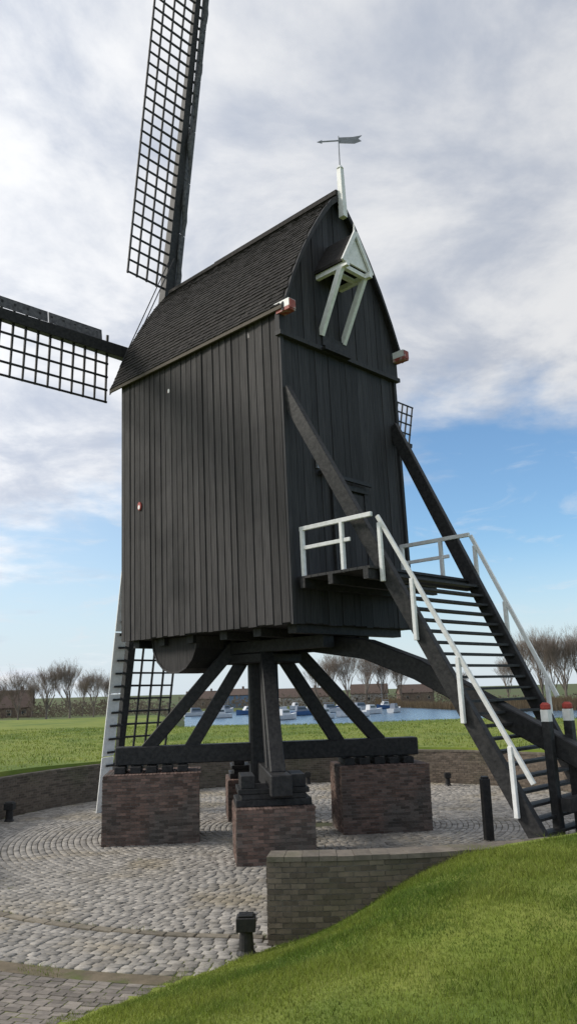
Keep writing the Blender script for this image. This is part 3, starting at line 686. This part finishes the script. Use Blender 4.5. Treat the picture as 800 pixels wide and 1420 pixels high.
# ------------------------------------------------------------------ boats and jetty
def boat(px, py, ln, rot, hull_m, top_m, label, mast=False):
    p = onz(px, py, WATER); root = empty('moored_boat'); tag(root, label, 'boat', 'boats moored in the marina')
    mb = MB(); ns = 9; vs = []; bw = ln*.16
    for i in range(ns):
        t = i/(ns-1); x = -ln/2+ln*t; f = 1-(max(0, t-.45)/.55)**2.2; f = max(f, .03); sh = 1.0+.45*t*t
        for y_, z_ in ((-f*bw, sh), (-f*bw*.85, .15), (0, -.3), (f*bw*.85, .15), (f*bw, sh)): vs.append((x, y_, z_))
    fs = [(i*5+j, i*5+j+1, i*5+6+j, i*5+5+j) for i in range(ns-1) for j in range(4)]+[(i*5, i*5+5, i*5+9, i*5+4) for i in range(ns-1)]+[(0, 1, 2, 3, 4)]
    mb.add(vs, fs, .5); mb.build('hull', hull_m, root)
    mb = MB(); x0, x1 = -ln*.28, ln*.16; c = bw*.72
    mb.hexa([V((x0, -c, 1.05)), V((x1, -c*.8, 1.05)), V((x1, c*.8, 1.05)), V((x0, c, 1.05)), V((x0+.2, -c*.85, 2.3)), V((x1-.9, -c*.7, 2.3)), V((x1-.9, c*.7, 2.3)), V((x0+.2, c*.85, 2.3))]); cab = mb.build('cabin', top_m, root)
    mb = MB(); mb.hexa([V((x0+.4, -c*.98, 1.55)), V((x1-.6, -c*.84, 1.55)), V((x1-.6, c*.84, 1.55)), V((x0+.4, c*.98, 1.55)), V((x0+.45, -c*.93, 2.0)), V((x1-.85, -c*.8, 2.0)), V((x1-.85, c*.8, 2.0)), V((x0+.45, c*.93, 2.0))]); mb.build('window', m_glass, cab)
    if mast:
        mb = MB(); mb.tube((ln*.1, 0, 1), (ln*.1, 0, ln*1.25), .09, .05, 6); mb.tube((ln*.1, 0, 2.6), (-ln*.35, 0, 2.7), .12, .1, 6); mb.build('mast', m_steel, root)
    root.location = p; root.rotation_euler = (0, 0, rot)
xs = [262, 275, 288, 301, 314, 328, 342, 384, 396, 408, 421, 434, 447, 460, 474, 488, 502, 517, 532, 548]
ys = [985, 993, 983, 996, 988, 982, 991, 986, 998, 984, 992, 985, 997, 988, 983, 994, 985, 990, 983, 988]
for i, (px, py) in enumerate(zip(xs, ys)):
    hb = i % 4 == 2; cv_ = i % 3 == 1; ms = i in (4, 7, 13, 18)
    boat(px, py, U(6, 8), U(.2, 1.1)+(math.pi if i % 3 == 0 else 0), m_hullb if hb else m_hullw, m_cover if cv_ else m_hullw,
         '%s boat from the left in the marina, %s hull%s%s' % (ordn[i], 'blue' if hb else 'white', ', grey cabin cover' if cv_ else ', white cabin', ', bare mast' if ms else ''), ms)
mb = MB(); p0, p1 = onz(250, 986, WATER), onz(566, 978, WATER)
mb.beam(p0+ZU*.6, p1+ZU*.6, 1.6, .2)
for i in range(30): p = p0.lerp(p1, (i+.5)/30); mb.beam(p-ZU*.5+V((0, -.9, 0)), p+ZU*1.8+V((0, -.9, 0)), .25, .25)
tag(mb.build('jetty', m_deck, loc=p0), 'long wooden jetty with mooring piles among the boats', 'jetty')
# ------------------------------------------------------------------ light and sky
SE, SAZ = rad(31), math.atan2(-.99, .08)
sd = V((math.sin(SAZ)*math.cos(SE), math.cos(SAZ)*math.cos(SE), math.sin(SE)))
ld = bpy.data.lights.new('sun', 'SUN'); ld.energy = 3.1; ld.angle = rad(12); ld.color = (1, .94, .84)
lo = bpy.data.objects.new('sun', ld); COL.objects.link(lo); lo.rotation_euler = sd.to_track_quat('Z', 'Y').to_euler(); lo.location = (0, 0, 40)
wd = bpy.data.worlds.new('World'); sc.world = wd; wd.use_nodes = True; nt = wd.node_tree; bg = nt.nodes['Background']
sky = nt.nodes.new('ShaderNodeTexSky'); sky.sky_type = 'NISHITA'; sky.sun_disc = False; sky.sun_elevation = SE; sky.sun_rotation = SAZ
sky.air_density = 1.0; sky.dust_density = .3; sky.ozone_density = 2.0
tc = nt.nodes.new('ShaderNodeTexCoord'); sp = nt.nodes.new('ShaderNodeSeparateXYZ'); nt.links.new(tc.outputs['Generated'], sp.inputs[0])
x_, y_, z_ = sp.outputs
den = math_(nt, 'MAXIMUM', math_(nt, 'ADD', z_, .16), .05)
cv = nt.nodes.new('ShaderNodeCombineXYZ'); nt.links.new(math_(nt, 'DIVIDE', x_, den), cv.inputs[0]); nt.links.new(math_(nt, 'DIVIDE', y_, den), cv.inputs[1])
n1 = noise(nt, cv.outputs[0], 1.2, 9, .56, .25)
bias = math_(nt, 'MAXIMUM', math_(nt, 'MINIMUM', math_(nt, 'MULTIPLY', math_(nt, 'SUBTRACT', z_, .31), 2.4), .42), -.28)
leftb = remap(nt, x_, -.05, -.36, 0., .25)
cov = math_(nt, 'ADD', math_(nt, 'ADD', n1, bias), leftb)
mask = remap(nt, cov, .41, .61)
n2 = noise(nt, cv.outputs[0], 2.3, 8, .6, .3)
ccol = mixc(nt, remap(nt, n2, .34, .64), (5.0, 5.5, 6.5), (8.7, 8.8, 9.0))
glow = remap(nt, x_, .15, -.36, 0., .14)
br = math_(nt, 'ADD', math_(nt, 'SUBTRACT', .97, math_(nt, 'MULTIPLY', x_, .2)), glow)
vm = nt.nodes.new('ShaderNodeVectorMath'); vm.operation = 'SCALE'; nt.links.new(ccol, vm.inputs[0]); nt.links.new(br, vm.inputs['Scale'])
blue = mixc(nt, 1., sky.outputs[0], (1.3, 1.55, 1.68), 'MULTIPLY')
haze = mixc(nt, remap(nt, z_, .19, -.01, 0., .92), blue, (6.7, 7.5, 8.3))
haze = mixc(nt, remap(nt, x_, .08, -.35, 0., .45), haze, (7.2, 8.1, 8.9))
n3 = noise(nt, cv.outputs[0], 3.2, 9, .62, .6)      # thin streaks low in the blue
haze = mixc(nt, math_(nt, 'MULTIPLY', remap(nt, n3, .52, .72), .38), haze, (7.6, 8.0, 8.5))
final = mixc(nt, mask, haze, vm.outputs[0])
nt.links.new(final, bg.inputs['Color']); bg.inputs['Strength'].default_value = .1
sc.view_settings.view_transform = 'Standard'; sc.view_settings.look = 'None'; sc.view_settings.exposure = 0
